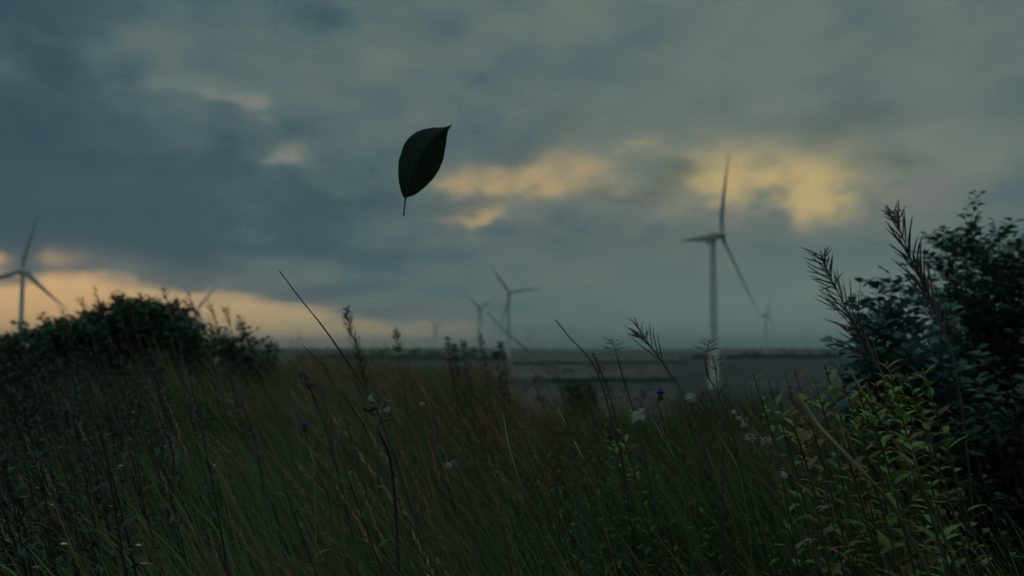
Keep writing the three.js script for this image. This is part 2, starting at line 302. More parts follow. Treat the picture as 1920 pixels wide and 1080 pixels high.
const nacelleGeo = (() => {
  const s = new THREE.Shape(); s.moveTo(-9.2, 1.35); s.lineTo(-8.6, 1.7); s.lineTo(1.2, 1.75); s.quadraticCurveTo(2.6, 1.6, 2.9, 1.3); s.lineTo(2.9, -1.3); s.quadraticCurveTo(2.4, -1.75, 1.2, -1.8); s.lineTo(-6.5, -1.65); s.quadraticCurveTo(-9.0, -1.3, -9.2, -0.6);
  const g = new THREE.ExtrudeGeometry(s, { depth: 2.5, bevelEnabled: true, bevelSize: 0.35, bevelThickness: 0.45, bevelSegments: 4 }); g.translate(0, 0, -1.25); g.rotateY(-Math.PI / 2); return g;   // long axis along +z
})();
function turbine(hx, hy, D, yawDeg, phase, label, R = 45) {
  const yaw = yawDeg * D2R, tilt = 6 * D2R, hub = at(hx, hy, D);
  const ax = [Math.sin(yaw) * Math.cos(tilt), Math.sin(tilt), Math.cos(yaw) * Math.cos(tilt)], u = [Math.cos(yaw), 0, -Math.sin(yaw)], v = [ax[1] * u[2] - ax[2] * u[1], ax[2] * u[0] - ax[0] * u[2], ax[0] * u[1] - ax[1] * u[0]];
  const A = V(ax[0], ax[1], -ax[2]), Uv = V(u[0], u[1], -u[2]), Vv = V(v[0], v[1], -v[2]);
  const tower = hub.clone().addScaledVector(A, -5.2), base = V(tower.x, ground(tower.x, tower.z), tower.z), H = tower.y - base.y - 1.75;
  const g = thing('wind_turbine', base, label, 'wind turbine', null);
  const prof = []; for (let k = 0; k <= 24; k++) { const t = k / 24; prof.push(new THREE.Vector2(mix(2.5, 1.55, t), t * H - 0.4 * (1 - t))); if (k % 8 === 0 && k > 0 && k < 24) { prof.push(new THREE.Vector2(mix(2.5, 1.55, t) + 0.07, t * H + 0.02), new THREE.Vector2(mix(2.5, 1.55, t) + 0.07, t * H + 0.25), new THREE.Vector2(mix(2.5, 1.55, t), t * H + 0.27)); } }
  const tg = new THREE.LatheGeometry(prof, 32); const tm = part('tower', tg, paint, g);
  const door = new THREE.BoxGeometry(1.1, 2.3, 0.2); door.translate(0, 2.4, 2.42); part('door', door, steelMat, tm);
  const nb = new THREE.CylinderGeometry(3.1, 3.3, 0.5, 32); nb.translate(0, 0.12, 0); part('foundation', nb, new THREE.MeshStandardMaterial({ color: new THREE.Color(0.32, 0.31, 0.29), roughness: 0.9 }), g);
  const q = new THREE.Quaternion().setFromRotationMatrix(new THREE.Matrix4().makeBasis(V().crossVectors(V().crossVectors(A, V(0, 1, 0)).negate(), A).cross(A).normalize(), V().crossVectors(A, V().crossVectors(V(0, 1, 0), A).normalize()), A));
  const na = part('nacelle', nacelleGeo, paint, g); na.position.copy(tower).sub(base); na.quaternion.copy(q); na.scale.set(1.15, 1.1, 1.24);
  const mast = mergeGeometries([new THREE.CylinderGeometry(0.07, 0.09, 3.0, 8).translate(0, 3.2, -8.3), new THREE.BoxGeometry(1.6, 0.12, 0.12).translate(0, 4.4, -8.3), new THREE.SphereGeometry(0.22, 10, 8).translate(0.75, 4.6, -8.3), new THREE.BoxGeometry(0.05, 0.5, 0.7).translate(-0.75, 4.7, -8.4)].map((e) => e.toNonIndexed())); part('wind_sensor', mast, steelMat, na);
  const hb = part('hub', hubGeo, paint, g); hb.position.copy(hub).sub(base); hb.quaternion.copy(q); hb.scale.set(1.15, 1.15, 1.5);
  for (let k = 0; k < 3; k++) {
    const w = (phase + 120 * k) * D2R, dir = Uv.clone().multiplyScalar(Math.cos(w)).addScaledVector(Vv, Math.sin(w));
    const b = part('blade', bladeGeo, bladeMat, g), side = V().crossVectors(dir, A);
    b.quaternion.setFromRotationMatrix(new THREE.Matrix4().makeBasis(side, dir, A)); b.position.copy(hub).sub(base).addScaledVector(dir, 0.9); b.scale.set(R / 45 * 1.05, R / 45, R / 45);
  }
  return g;
}
turbine(1353, 441, 458, 128, 111, 'tallest and nearest wind turbine, right of centre, its foot behind white flower fluff', 50);
turbine(40, 508, 735, 164, 102, 'wind turbine at the left edge against the orange sunset', 49);
turbine(957, 549, 1056, 152, 51, 'wind turbine near the middle, larger of the two standing side by side', 44);
turbine(902, 578, 1468, 134, 32, 'smaller wind turbine just left of the middle one', 44);
turbine(1440, 590, 1740, 134, 114, 'distant wind turbine just right of the tallest one', 44);
turbine(818, 612, 2650, 134, 40, 'faint far wind turbine well left of the middle pair', 46);
turbine(369, 583, 1550, 142, 8, 'wind turbine hidden behind the left bush, one blade showing above it', 62);
turbine(992, 629, 3600, 140, 70, 'very faint far wind turbine right of the middle one near the horizon', 44);
turbine(1511, 640, 4200, 140, 20, 'very faint far wind turbine near the horizon left of the right bush', 44);
turbine(561, 632, 3700, 150, 95, 'very faint far wind turbine near the horizon right of the left bush', 44);

// ------------------------------------------------------------ meadow grass (what nobody could count)
function grassTuft(seed, n, kind) {
  const rnd = rng(seed), mb = new MB();
  for (let k = 0; k < n; k++) {
    const a = rnd() * 6.283, r0 = 0.1 * Math.sqrt(rnd()), bx = Math.cos(a) * r0, bz = Math.sin(a) * r0, H = (0.45 + 0.55 * rnd()) * (kind === 'seed' ? 1.12 : 1);
    const lean = 0.16 + 0.5 * rnd(), side = (rnd() - 0.5) * 0.5, curl = 0.1 + 0.5 * rnd() * (kind === 'seed' ? 0.5 : 1), pts = [], N = 6;
    for (let i = 0; i < N; i++) { const t = i / (N - 1), off = (lean * t + curl * t * t * 0.75) * H * 0.75; pts.push(V(bx - off, H * (t - 0.16 * curl * t * t * t * 2 - 0.1 * lean * t * t), bz + side * t * H * 0.6)); }
    if (kind !== 'seed' && rnd() < 0.09) { const q = 2 + Math.floor(rnd() * 3), fx = (rnd() - 0.8) * 0.9, fz = (rnd() - 0.5) * 0.8; for (let i = q + 1; i < N; i++) { const e = (i - q) * 0.11 * H; pts[i].set(pts[q].x + fx * e, pts[q].y - e * (0.15 + 0.5 * Math.abs(fz)), pts[q].z + fz * e); } }
    const f = 0.5 + 1.1 * rnd() * rnd() + 0.3 * rnd(), yw = rnd();
    if (kind === 'seed' && k % 2 === 0) {
      const st = [0.20 * f, 0.17 * f, 0.09 * f], tip = yw < 0.5 ? [0.44 * f, 0.25 * f, 0.17 * f] : yw < 0.75 ? [0.40 * f, 0.34 * f, 0.20 * f] : [0.20 * f, 0.19 * f, 0.10 * f];
      mb.tube(pts, [0.0013, 0.0012, 0.0011, 0.001, 0.0008, 0.0005], 3, [0.06 * f, 0.075 * f, 0.03 * f], st);
      const p0 = pts[4], p1 = pts[5], d = p1.clone().sub(p0), Lh = d.length() * 1.15; d.normalize();
      for (let e = 0; e < 26; e++) { const t = e / 26, p = p0.clone().addScaledVector(d, t * Lh), q = V(rnd() - 0.7, rnd() - 0.2, rnd() - 0.5).normalize(), dd = d.clone().multiplyScalar(1.1).addScaledVector(q, 0.7).normalize(); mb.leaf(p, dd, q, 0.026 * (1.25 - t * 0.7), 0.006, tip, 0.2, 0.1); }
    } else {
      const w = rnd() < 0.12 ? 0.008 + 0.004 * rnd() : 0.003 + 0.005 * rnd(), base = [0.085 * f, 0.120 * f, 0.052 * f];
      let tip = kind === 'dry' ? [0.30 * f, 0.235 * f, 0.11 * f] : yw > 0.8 ? [0.38 * f, 0.36 * f, 0.20 * f] : [0.185 * f, 0.28 * f, 0.11 * f];
      const sd = V(Math.cos(a * 3 + k), 0, Math.sin(a * 3 + k)); mb.ribbon(pts, sd, [w, w * 1.1, w, w * 0.85, w * 0.5, 0], base, tip);
    }
  }
  return mb.geo();
}
function herbTuft(seed) {   // leafy undergrowth: upright stems with lance leaves
  const rnd = rng(seed), mb = new MB();
  for (let k = 0; k < 3; k++) {
    const a = rnd() * 6.283, b = V(Math.cos(a) * 0.06, 0, Math.sin(a) * 0.06), H = 0.5 + 0.3 * rnd(), top = b.clone().add(V(-0.16 * H - 0.1 * rnd(), H, (rnd() - 0.5) * 0.15)), m = b.clone().lerp(top, 0.5).add(V(0.03, 0, 0));
    const cv = new THREE.QuadraticBezierCurve3(b, m, top), pts = cv.getPoints(5); mb.tube(pts, [0.0035, 0.003, 0.0025, 0.002, 0.0015, 0.001], 4, [0.05, 0.055, 0.03]);
    for (let e = 0; e < 26; e++) { const t = 0.25 + 0.75 * e / 26, p = cv.getPoint(t), w = e * 2.4 + k, o = V(Math.cos(w), 0.35 + 0.5 * t, Math.sin(w)).normalize(), f = 0.6 + 0.8 * rnd(), n = V(-o.x * 0.5 + (rnd() - 0.5) * 0.5, 1, -o.z * 0.5 + (rnd() - 0.5) * 0.5).normalize(); mb.leaf(p, o, n, (0.058 - 0.03 * t) * (0.6 + 0.8 * rnd()), 0.010, [0.075 * f, 0.14 * f, 0.045 * f], 0.3, 0.3); }
  }
  return mb.geo();
}
function scatter(name, label, category, geos, mat, N, seed, sample, tint) {
  const rnd = rng(seed), lists = geos.map(() => []), dummy = new THREE.Object3D(), col = new THREE.Color();
  for (let k = 0; k < N; k++) { const s = sample(rnd); if (!s) continue; lists[Math.floor(rnd() * geos.length)].push([s, rnd(), rnd(), rnd()]); }
  const g = new THREE.Group(); g.name = name; scene.add(g); tag(g, label, category, null, 'stuff');
  geos.forEach((geo, q) => {
    const im = new THREE.InstancedMesh(geo, mat, lists[q].length); im.name = name + '_patch'; im.castShadow = im.receiveShadow = true; im.userData.kind = 'stuff';
    lists[q].forEach(([s, a, b, c], i) => { dummy.position.set(s.x, ground(s.x, s.z) - 0.01, s.z); dummy.rotation.set((b - 0.5) * 0.15, (a - 0.5) * 1.3, (c - 0.5) * 0.2); const h = s.s; dummy.scale.set(h, h * (0.9 + 0.2 * b), h); dummy.updateMatrix(); im.setMatrixAt(i, dummy.matrix); tint(col, s, a, b); im.setColorAt(i, col); });
    g.add(im);
  });
}
const azOf = (x, z) => Math.atan2(x, -z) / D2R;
function fan(rnd, r0, r1, a0, a1) { const r = Math.sqrt(mix(r0 * r0, r1 * r1, rnd())), a = mix(a0, a1, rnd()) * D2R; return [Math.sin(a) * r, -Math.cos(a) * r, r]; }
const edgeAt = (az) => 7.4 + 4.8 * sm(3.5, -2, az);
const green = [1, 2, 3, 4].map((s) => grassTuft(s, 34, 'green')), seedy = [5, 6, 7].map((s) => grassTuft(s, 26, 'seed')), dry = [8, 9].map((s) => grassTuft(s, 22, 'dry')), herbs = [10, 11, 12].map(herbTuft);
scatter('meadow_grass', 'tall dark green meadow grass bent to the left by the wind', 'grass', green, grassMat, 19000, 31, (r) => {
  const [x, z, d] = fan(r, 0.75, 15, -48, 48), az = azOf(x, z); if (d > edgeAt(az) + 2.5) return null;
  return { x, z, s: (0.74 + 0.5 * fbm(x * 0.9, 0, z * 0.9, 3) + 0.22 * r()) * (az > 0 && d > 4 ? 0.9 : 1) };
}, (c, s, a, b) => { const q = 1 + 0.9 * fbm(s.x * 1.7, 4, s.z * 1.7, 3), y = 0.8 + 0.7 * b * b; c.setRGB(q * y, q * (0.85 + 0.3 * a), q * (0.8 + 0.3 * a)); });
scatter('seeding_grass', 'rust coloured grass in seed spread through the green meadow', 'grass', seedy, grassMat, 4600, 32, (r) => {
  const [x, z, d] = fan(r, 1.6, 13, -44, 44), az = azOf(x, z); if (d > edgeAt(az) + 1 || (az > 6 && d > 3.2 && r() < 0.6)) return null;
  if (fbm(x * 1.1 + 7, 0, z * 1.1, 3) + 0.22 * sm(14, 3, Math.abs(az + 2)) < r() * 0.7 - 0.08) return null;
  return { x, z, s: 0.72 + 0.36 * r() };
}, (c, s, a, b) => c.setRGB(0.85 + 0.4 * b, 0.8 + 0.3 * a, 0.8 + 0.3 * a));
scatter('dry_grass', 'thin straw coloured grass blades among the green meadow grass', 'grass', dry, grassMat, 2000, 33, (r) => {
  const [x, z, d] = fan(r, 1.2, 11, -40, 40); if (d > edgeAt(azOf(x, z))) return null; return { x, z, s: 0.72 + 0.25 * r() };
}, (c, s, a, b) => c.setRGB(0.7 + 0.4 * b, 0.7 + 0.4 * b, 0.7 + 0.4 * a));
scatter('leafy_undergrowth', 'low leafy weeds growing through the grass on the right', 'ground cover', herbs, leafMat, 1500, 34, (r) => {
  const [x, z, d] = fan(r, 1.1, 8, -4, 48), az = azOf(x, z); if (az < 4 && r() > 0.3) return null; return { x, z, s: 0.8 + 0.4 * r() };
}, (c, s, a, b) => c.setRGB(0.75 + 0.6 * b, 0.75 + 0.45 * a, 0.7 + 0.3 * a));

scatter('dark_weeds', 'dark leafy weeds standing thick in the lower left meadow', 'ground cover', herbs, darkLeafMat, 1500, 35, (r) => {
  const [x, z, d] = fan(r, 1.0, 7.5, -50, -14), az = azOf(x, z); if (r() < sm(-24, -14, az) * 0.85) return null; return { x, z, s: 1.0 + 0.4 * r() + (d > 4.5 ? 0.15 : 0) };
}, (c, s, a, b) => c.setRGB(0.46 + 0.3 * b, 0.36 + 0.2 * a, 0.46 + 0.25 * a));

// ------------------------------------------------------------ single plants
// path given from the tip down; it is carried on to the ground
function stem(pxs, d, dz = 0.12, foot = 0.05) {
  const pts = pxs.map(([x, y], k) => at(x, y, d + dz * Math.sin(k * 1.1 + x)));
  const l = pts[pts.length - 1], p = pts[pts.length - 2], dir = l.clone().sub(p).normalize();
  let gy = ground(l.x, l.z);
  if (l.y > gy + 0.05) { const h = l.y - gy; const f = V(l.x + dir.x * h * 0.45 + foot * 0.4, 0, l.z + 0.03); f.y = ground(f.x, f.z) - 0.02; pts.push(l.clone().lerp(f, 0.5).add(V(dir.x * h * 0.08, 0, 0)), f); }
  pts.reverse(); const base = pts[0].clone(); return { base, curve: new THREE.CatmullRomCurve3(pts.map((q) => q.clone().sub(base))) };
}
const taper = (n, a, b) => [...Array(n)].map((_, k) => mix(a, b, k / (n - 1)));
const ORD = ['first', 'second', 'third', 'fourth', 'fifth', 'sixth', 'seventh', 'eighth', 'ninth', 'tenth', 'eleventh', 'twelfth', 'thirteenth', 'fourteenth', 'fifteenth', 'sixteenth', 'seventeenth', 'eighteenth', 'nineteenth', 'twentieth', 'twenty-first', 'twenty-second', 'twenty-third', 'twenty-fourth', 'twenty-fifth', 'twenty-sixth'];
const rank = (list, k) => ORD[list.filter((e) => e[0] < list[k][0]).length];
function stalk(name, label, cat, pxs, d, r0, r1, c0, c1, group) {
  const { base, curve } = stem(pxs, d), g = thing(name, base, label, cat, group), mb = new MB(); mb.tube(curve.getPoints(24), taper(25, r0, r1), 6, c0, c1); part('stem', mb.geo(), stemMat, g); return { g, curve };
}
// feathery grass seed head
function reed(label, pxs, d, headFrom, seed, len = 0.03, dens = 150, col = [0.06, 0.05, 0.04]) {
  const rnd = rng(seed), { g, curve } = stalk('reed_grass', label, 'grass', pxs, d, 0.0022, 0.0008, [0.06, 0.07, 0.04], col), L = curve.getLength();
  for (let b = 0; b < 3; b++) {
    const mb = new MB();
    for (let e = b; e < dens; e += 3) {
      const t = mix(headFrom, 1, e / dens), p = curve.getPointAt(t), d0 = curve.getTangentAt(t), w = rnd() * 6.283, u = V(Math.cos(w), 0, Math.sin(w)).addScaledVector(d0, -0.2).normalize(), dd = d0.clone().multiplyScalar(0.9).addScaledVector(u, 0.55).normalize(), Lb = len * (1.5 - 0.9 * (t - headFrom) / (1 - headFrom)) * (0.5 + 0.7 * rnd());
      mb.tube([p, p.clone().addScaledVector(dd, Lb)], [0.0006, 0.0004], 3, col);
      for (let s = 0; s < 4; s++) { const q = p.clone().addScaledVector(dd, Lb * (0.35 + 0.22 * s)), f = 0.7 + 0.6 * rnd(); mb.leaf(q, dd.clone().addScaledVector(V(rnd() - 0.5, rnd() - 0.3, rnd() - 0.5), 0.8).normalize(), u, 0.009, 0.0028, [col[0] * f, col[1] * f, col[2] * f]); }
    }
    part('seed_head', mb.geo(), stemMat, g, 'stuff').name = 'seed_head';
  }
}
// rosebay willowherb gone to seed: rows of thin pods
const podGeos = [0, 1, 2].map((s) => { const mb = new MB(), N = 7, pts = []; for (let k = 0; k < N; k++) { const t = k / (N - 1); pts.push(V((0.10 + 0.05 * s) * t * t * 0.8, t, 0.03 * Math.sin(t * 3 + s))); } mb.tube(pts, [0.012, 0.026, 0.03, 0.03, 0.027, 0.02, 0.008], 5, [0.085, 0.060, 0.075], [0.12, 0.08, 0.10]); return mb.geo(); });
function willowherb(label, pxs, d, from, nPods, podLen, seed, opts = {}) {
  const rnd = rng(seed), { g, curve } = stalk('willowherb', label, 'wild flower', pxs, d, opts.r0 ?? (opts.fluff ? 0.0018 : 0.003), opts.fluff ? 0.0009 : 0.0012, opts.fluff ? [0.10, 0.13, 0.06] : [0.07, 0.07, 0.045], opts.fluff ? [0.17, 0.13, 0.11] : [0.075, 0.05, 0.06], opts.group);
  for (let k = 0; k < nPods; k++) {
    const t = mix(from, 0.985, (k + 0.5 * rnd()) / nPods), p = curve.getPointAt(t), d0 = curve.getTangentAt(t), w = k * 2.4 + rnd(), u = V(Math.cos(w), 0, 0.8 * Math.sin(w)).addScaledVector(d0, -V(Math.cos(w), 0, 0.8 * Math.sin(w)).dot(d0)).normalize();
    const open = opts.open ?? 0.55, dir = d0.clone().multiplyScalar(1).addScaledVector(u, open * (0.75 + 0.5 * rnd())).add(V(opts.wind ?? -0.12, 0.15, 0)).normalize();
    const q = new THREE.Quaternion().setFromUnitVectors(V(0, 1, 0), dir).multiply(new THREE.Quaternion().setFromAxisAngle(V(0, 1, 0), rnd() * 6.283));
    const m = part('seed_pod', podGeos[k % 3], stemMat, g); const L = podLen * (1.15 - 0.65 * (t - from) / (1 - from)) * (0.75 + 0.4 * rnd()), th = (opts.thick ?? 0.0011) / 0.03; m.position.copy(p); m.quaternion.copy(q); m.scale.set(th * 1, L, th * 1);
  }
  if (opts.fluff) for (const [t, s] of opts.fluff) { const p = curve.getPointAt(t); fluff(g, p.add(V((rnd() - 0.5) * 0.02, (rnd() - 0.5) * 0.015, (rnd() - 0.5) * 0.02)), s, seed + Math.round(t * 99)); }
  return g;
}
function fluff(g, p, size, seed) {
  const rnd = rng(seed), mb = new MB();
  for (let k = 0; k < 70; k++) { const d = V(rnd() * 1.2 - 0.85, rnd() * 0.8 - 0.38, rnd() - 0.5).normalize(), s = V(rnd() - 0.5, rnd() - 0.5, rnd() - 0.5).cross(d).normalize(), b = V((rnd() - 0.5) * size * 0.8, (rnd() - 0.5) * size * 0.35 - ((k % 3) - 1) * size * 0.2, (rnd() - 0.5) * size * 0.5); mb.ribbon([b, b.clone().addScaledVector(d, size * 0.2), b.clone().addScaledVector(d, size * (0.2 + 0.45 * rnd() * rnd())).add(V(0, -0.1 * size, 0))], s, [0.0009, 0.0008, 0], [1, 1, 1], [1, 1, 1]); }
  const m = part('seed_fluff', mb.geo(), fluffMat, g); m.position.copy(p);
}
// dock: stiff stem with whorls of small brown seeds
function dock(label, pxs, d, from, seed, w = 0.012, group) {
  const rnd = rng(seed), { g, curve } = stalk('dock_plant', label, 'weed', pxs, d, 0.004, 0.0015, [0.05, 0.045, 0.03], [0.05, 0.03, 0.025], group), mb = new MB();
  for (let k = 0; k < 170; k++) { const t = mix(from, 1, rnd()), p = curve.getPointAt(t), a = rnd() * 6.283, clump = 0.35 + 0.9 * Math.abs(Math.sin(t * 60)), u = V(Math.cos(a), 0.5, Math.sin(a)).normalize(), f = 0.6 + 0.8 * rnd(); mb.leaf(p.clone().addScaledVector(u, w * clump * rnd() * (1.3 - 0.9 * (t - from) / (1 - from))), u, V(rnd() - 0.5, rnd(), rnd() - 0.5).normalize(), w * 0.75, w * 0.4, [0.10 * f, 0.07 * f, 0.06 * f]); }
  part('seed_head', mb.geo(), stemMat, g, 'stuff');
  for (let k = 0; k < 4; k++) { const t = from * (0.35 + 0.16 * k), p = curve.getPointAt(t), a = k * 2.3, lm = new MB(); lm.leaf(V(), V(Math.cos(a), 0.6, Math.sin(a)).normalize(), V(-Math.cos(a) * 0.6, 1, -Math.sin(a) * 0.6).normalize(), 0.075, 0.014, [0.06, 0.09, 0.03], 0.2, 0.4, true); part('leaf', lm.geo(), leafMat, g).position.copy(p); }
}
// flowering spike of pinkish florets
function spike(which, pxs, d, from, seed) {
  const rnd = rng(seed), { g, curve } = stalk('fireweed', `blurred mauve fireweed spike in the dark weeds before the left bush, ${which} from the left`, 'wild flower', pxs, d, 0.003, 0.001, [0.05, 0.05, 0.03], [0.09, 0.03, 0.05], 'mauve fireweed spikes on the left'), mb = new MB(), lf = new MB();
  for (let k = 0; k < 60; k++) { const t = mix(from, 1, k / 60), p = curve.getPointAt(t), a = k * 2.4, s = 0.02 * (1.25 - (t - from) / (1 - from)); if (rnd() < 0.25) continue; for (let q = 0; q < 4; q++) { const w = a + rnd() * 5, u = V(Math.cos(w), 0.25 + 0.3 * rnd(), Math.sin(w)).normalize(), f = 0.7 + 0.6 * rnd(); mb.leaf(p.clone().addScaledVector(u, s * 0.4 * rnd()).add(V(0, (rnd() - 0.5) * 0.03, 0)), u, V(rnd() - 0.5, 1, rnd() - 0.5).normalize(), s * 0.7, s * 0.4, [0.34 * f, 0.17 * f, 0.26 * f]); } }
  for (let k = 0; k < 22; k++) { const t = mix(0.25, from, k / 22), p = curve.getPointAt(t), a = k * 2.4, u = V(Math.cos(a), 0.4, Math.sin(a)).normalize(); lf.leaf(p, u, V(-u.x * 0.4, 1, -u.z * 0.4).normalize(), 0.09, 0.014, [0.04, 0.055, 0.025], 0.2, 0.35); }
  part('florets', mb.geo(), leafMat, g, 'stuff'); part('foliage', lf.geo(), leafMat, g, 'stuff');
}
reed('dark feathery reed seed head standing alone against the yellow sky left of centre', [[649, 580], [656, 615], [668, 650], [679, 690], [690, 740], [706, 800]], 2.9, 0.73, 41, 0.030, 150);
reed('slim dark grass seed head between the reed and the faint far turbine', [[742, 618], [745, 645], [748, 672], [754, 710], [762, 760]], 3.4, 0.80, 42, 0.024, 80);
stalk('grass_stalk', 'long bare stalk leaning far left from the grass beside the reed head', 'grass stalk', [[524, 508], [560, 556], [605, 612], [640, 662], [676, 716], [712, 780]], 2.0, 0.0032, 0.0012, [0.06, 0.07, 0.04], [0.05, 0.045, 0.035]);
stalk('grass_stalk', 'short bare stalk leaning left over the brown plain between the two large turbines', 'grass stalk', [[1042, 600], [1068, 632], [1098, 664], [1116, 690], [1140, 760]], 2.6, 0.0034, 0.0016, [0.05, 0.05, 0.035], [0.045, 0.035, 0.03]);
stalk('grass_stalk', 'faint blurred stalk crossing in front of the middle turbine tower', 'grass stalk', [[912, 584], [945, 618], [985, 655], [1020, 690], [1060, 760]], 0.85, 0.0009, 0.0006, [0.1, 0.12, 0.1], [0.1, 0.12, 0.1]);
stalk('grass_stalk', 'blurred leaning stalk low on the horizon right of the left bush', 'grass stalk', [[566, 646], [590, 668], [615, 700], [640, 760]], 2.3, 0.0026, 0.001, [0.06, 0.07, 0.04], [0.06, 0.06, 0.045]);
stalk('grass_stalk', 'pale straw stalk curving down from the rusty grass below the middle turbine', 'grass stalk', [[905, 708], [925, 738], [942, 775], [955, 840], [975, 905], [1000, 985]], 2.1, 0.0022, 0.0011, [0.12, 0.14, 0.06], [0.34, 0.28, 0.16]);
stalk('grass_stalk', 'short orange straw stalk in the grass below the round distant bush', 'grass stalk', [[1046, 765], [1060, 795], [1075, 825], [1088, 850], [1120, 930]], 2.0, 0.0022, 0.001, [0.16, 0.12, 0.06], [0.42, 0.30, 0.13]);
stalk('grass_stalk', 'brownish stalk arching across the grass left of the white fluff', 'grass stalk', [[640, 735], [668, 775], [690, 815], [715, 880], [745, 960]], 1.9, 0.0034, 0.0016, [0.1, 0.09, 0.05], [0.16, 0.11, 0.06]);
stalk('grass_stalk', 'thick pale yellow-green stalk leaning left below the right bush', 'grass stalk', [[1497, 742], [1528, 788], [1556, 820], [1592, 858], [1634, 902], [1690, 975]], 1.5, 0.0036, 0.0032, [0.05, 0.06, 0.025], [0.26, 0.235, 0.10]);
stalk('grass_stalk', 'thin green stalk low in the right foreground beside the thick pale one', 'grass stalk', [[1592, 690], [1625, 748], [1665, 810], [1710, 880], [1760, 980]], 1.8, 0.004, 0.002, [0.08, 0.09, 0.04], [0.15, 0.12, 0.06]);
willowherb('dark fishbone seed plume against the plain left of the tallest turbine', [[1190, 596], [1200, 622], [1216, 644], [1234, 668], [1262, 710], [1300, 770]], 2.2, 0.80, 26, 0.085, 51, { thick: 0.0013, open: 0.42 });
willowherb('small dark seed sprig just left of the tallest turbine tower', [[1332, 636], [1327, 652], [1322, 672], [1330, 710], [1352, 770]], 2.4, 0.90, 10, 0.055, 52, { thick: 0.0012, open: 0.9 });
willowherb('small dark seed sprig between the leaning stalk and the fishbone plume', [[1146, 634], [1152, 652], [1158, 672], [1172, 720], [1190, 780]], 2.6, 0.90, 10, 0.05, 53, { thick: 0.0011, open: 0.9 });
willowherb('left one of two tall mauve seed plumes before the right bush', [[1538, 470], [1554, 512], [1576, 558], [1602, 606], [1630, 660], [1672, 740]], 2.4, 0.66, 64, 0.12, 54, { thick: 0.0019, open: 0.6, wind: -0.28 });
willowherb('right and higher one of two tall mauve seed plumes before the right bush', [[1674, 394], [1688, 432], [1706, 480], [1728, 526], [1752, 580], [1790, 680]], 2.6, 0.70, 60, 0.125, 55, { thick: 0.0022, open: 0.42, wind: -0.05 });
willowherb('seeding willowherb with white fluff at the foot of the tallest turbine', [[1346, 664], [1343, 700], [1346, 732], [1362, 780], [1392, 860]], 2.0, 0.84, 14, 0.05, 56, { fluff: [[0.985, 0.016], [0.955, 0.022], [0.93, 0.018], [0.9, 0.022], [0.86, 0.026]] });
willowherb('bent willowherb with tan and white fluff below the purple flower', [[1198, 778], [1212, 776], [1226, 790], [1246, 830], [1280, 910]], 1.75, 0.80, 12, 0.05, 57, { fluff: [[0.99, 0.024], [0.955, 0.028], [0.9, 0.016]] });
willowherb('willowherb with a streak of white fluff right of the purple flower', [[1280, 752], [1298, 748], [1318, 760], [1350, 820], [1390, 900]], 1.85, 0.80, 10, 0.05, 58, { fluff: [[0.985, 0.022], [0.955, 0.018]] });
willowherb('willowherb with scattered white fluff running down the right foreground', [[1380, 768], [1408, 800], [1436, 832], [1466, 870], [1500, 940]], 1.65, 0.66, 16, 0.05, 59, { fluff: [[0.98, 0.011], [0.93, 0.013], [0.87, 0.018], [0.8, 0.022], [0.74, 0.02], [0.68, 0.014]] });
willowherb('willowherb with a few white fluff tufts in the grass left of centre', [[702, 742], [712, 764], [722, 786], [740, 840], [765, 920]], 2.1, 0.78, 10, 0.045, 60, { fluff: [[0.97, 0.02], [0.9, 0.028], [0.84, 0.018]] });
willowherb('willowherb with a tiny fluff tuft in the rusty grass below the slim seed head', [[792, 756], [803, 768], [812, 800], [830, 880]], 2.3, 0.85, 8, 0.04, 61, { fluff: [[0.98, 0.014]] });
willowherb('willowherb with a small fluff tuft low in the middle foreground', [[850, 862], [858, 878], [868, 910], [890, 980]], 1.7, 0.85, 8, 0.04, 62, { fluff: [[0.96, 0.016]] });
// dead seed sprigs above the left bush
[[150, 556, 7.2], [176, 536, 7.4], [212, 546, 7.1], [238, 562, 7.5], [262, 548, 7.3], [306, 538, 7.0], [330, 556, 7.4], [352, 546, 7.2], [392, 566, 7.3], [420, 574, 7.1], [448, 590, 7.2], [116, 578, 7.4]].forEach(([x, y, d], k, all) =>
  willowherb(`thin dead seed sprig above the left bush against the sunset, ${rank(all, k)} from the left`, [[x, y], [x + 8, y + 26], [x + 18, y + 60], [x + 34, y + 120]], d, 0.80, 12, 0.10, 70 + k, { thick: 0.0034, open: 0.5, r0: 0.005, group: 'dead seed sprigs above the left bush' }));
// weeds standing at the edge of the hill
[['dark weed with a thick seed head, leftmost of the row below the two middle turbines', 838, 634, 5.2], ['dark weed close right of the leftmost seed head of the row', 852, 646, 5.6], ['slim dark weed between the paired seed heads and the smaller middle turbine', 868, 640, 6.0], ['dark weed rising in front of the smaller middle turbine tower', 901, 628, 5.6], ['dark weed just left of the middle turbine tower', 938, 642, 5.0], ['short dark weed right beside the middle turbine tower foot', 930, 662, 4.6]].forEach(([l, x, y, d], k) => dock(l, [[x, y], [x + 3, y + 22], [x + 8, y + 50], [x + 16, y + 100]], d, 0.72, 90 + k, 0.026));
dock('dark leaning weed below the short bare stalk', [[1112, 662], [1124, 690], [1136, 720], [1156, 790]], 2.9, 0.72, 97, 0.013);
dock('brown weed head in the grass left of the white fluff', [[566, 700], [576, 720], [590, 750], [615, 820]], 2.7, 0.8, 98, 0.014);
dock('dark brown weed head beside the white fluff tufts left of centre', [[690, 770], [698, 778], [712, 812], [735, 880]], 1.8, 0.88, 99, 0.016);
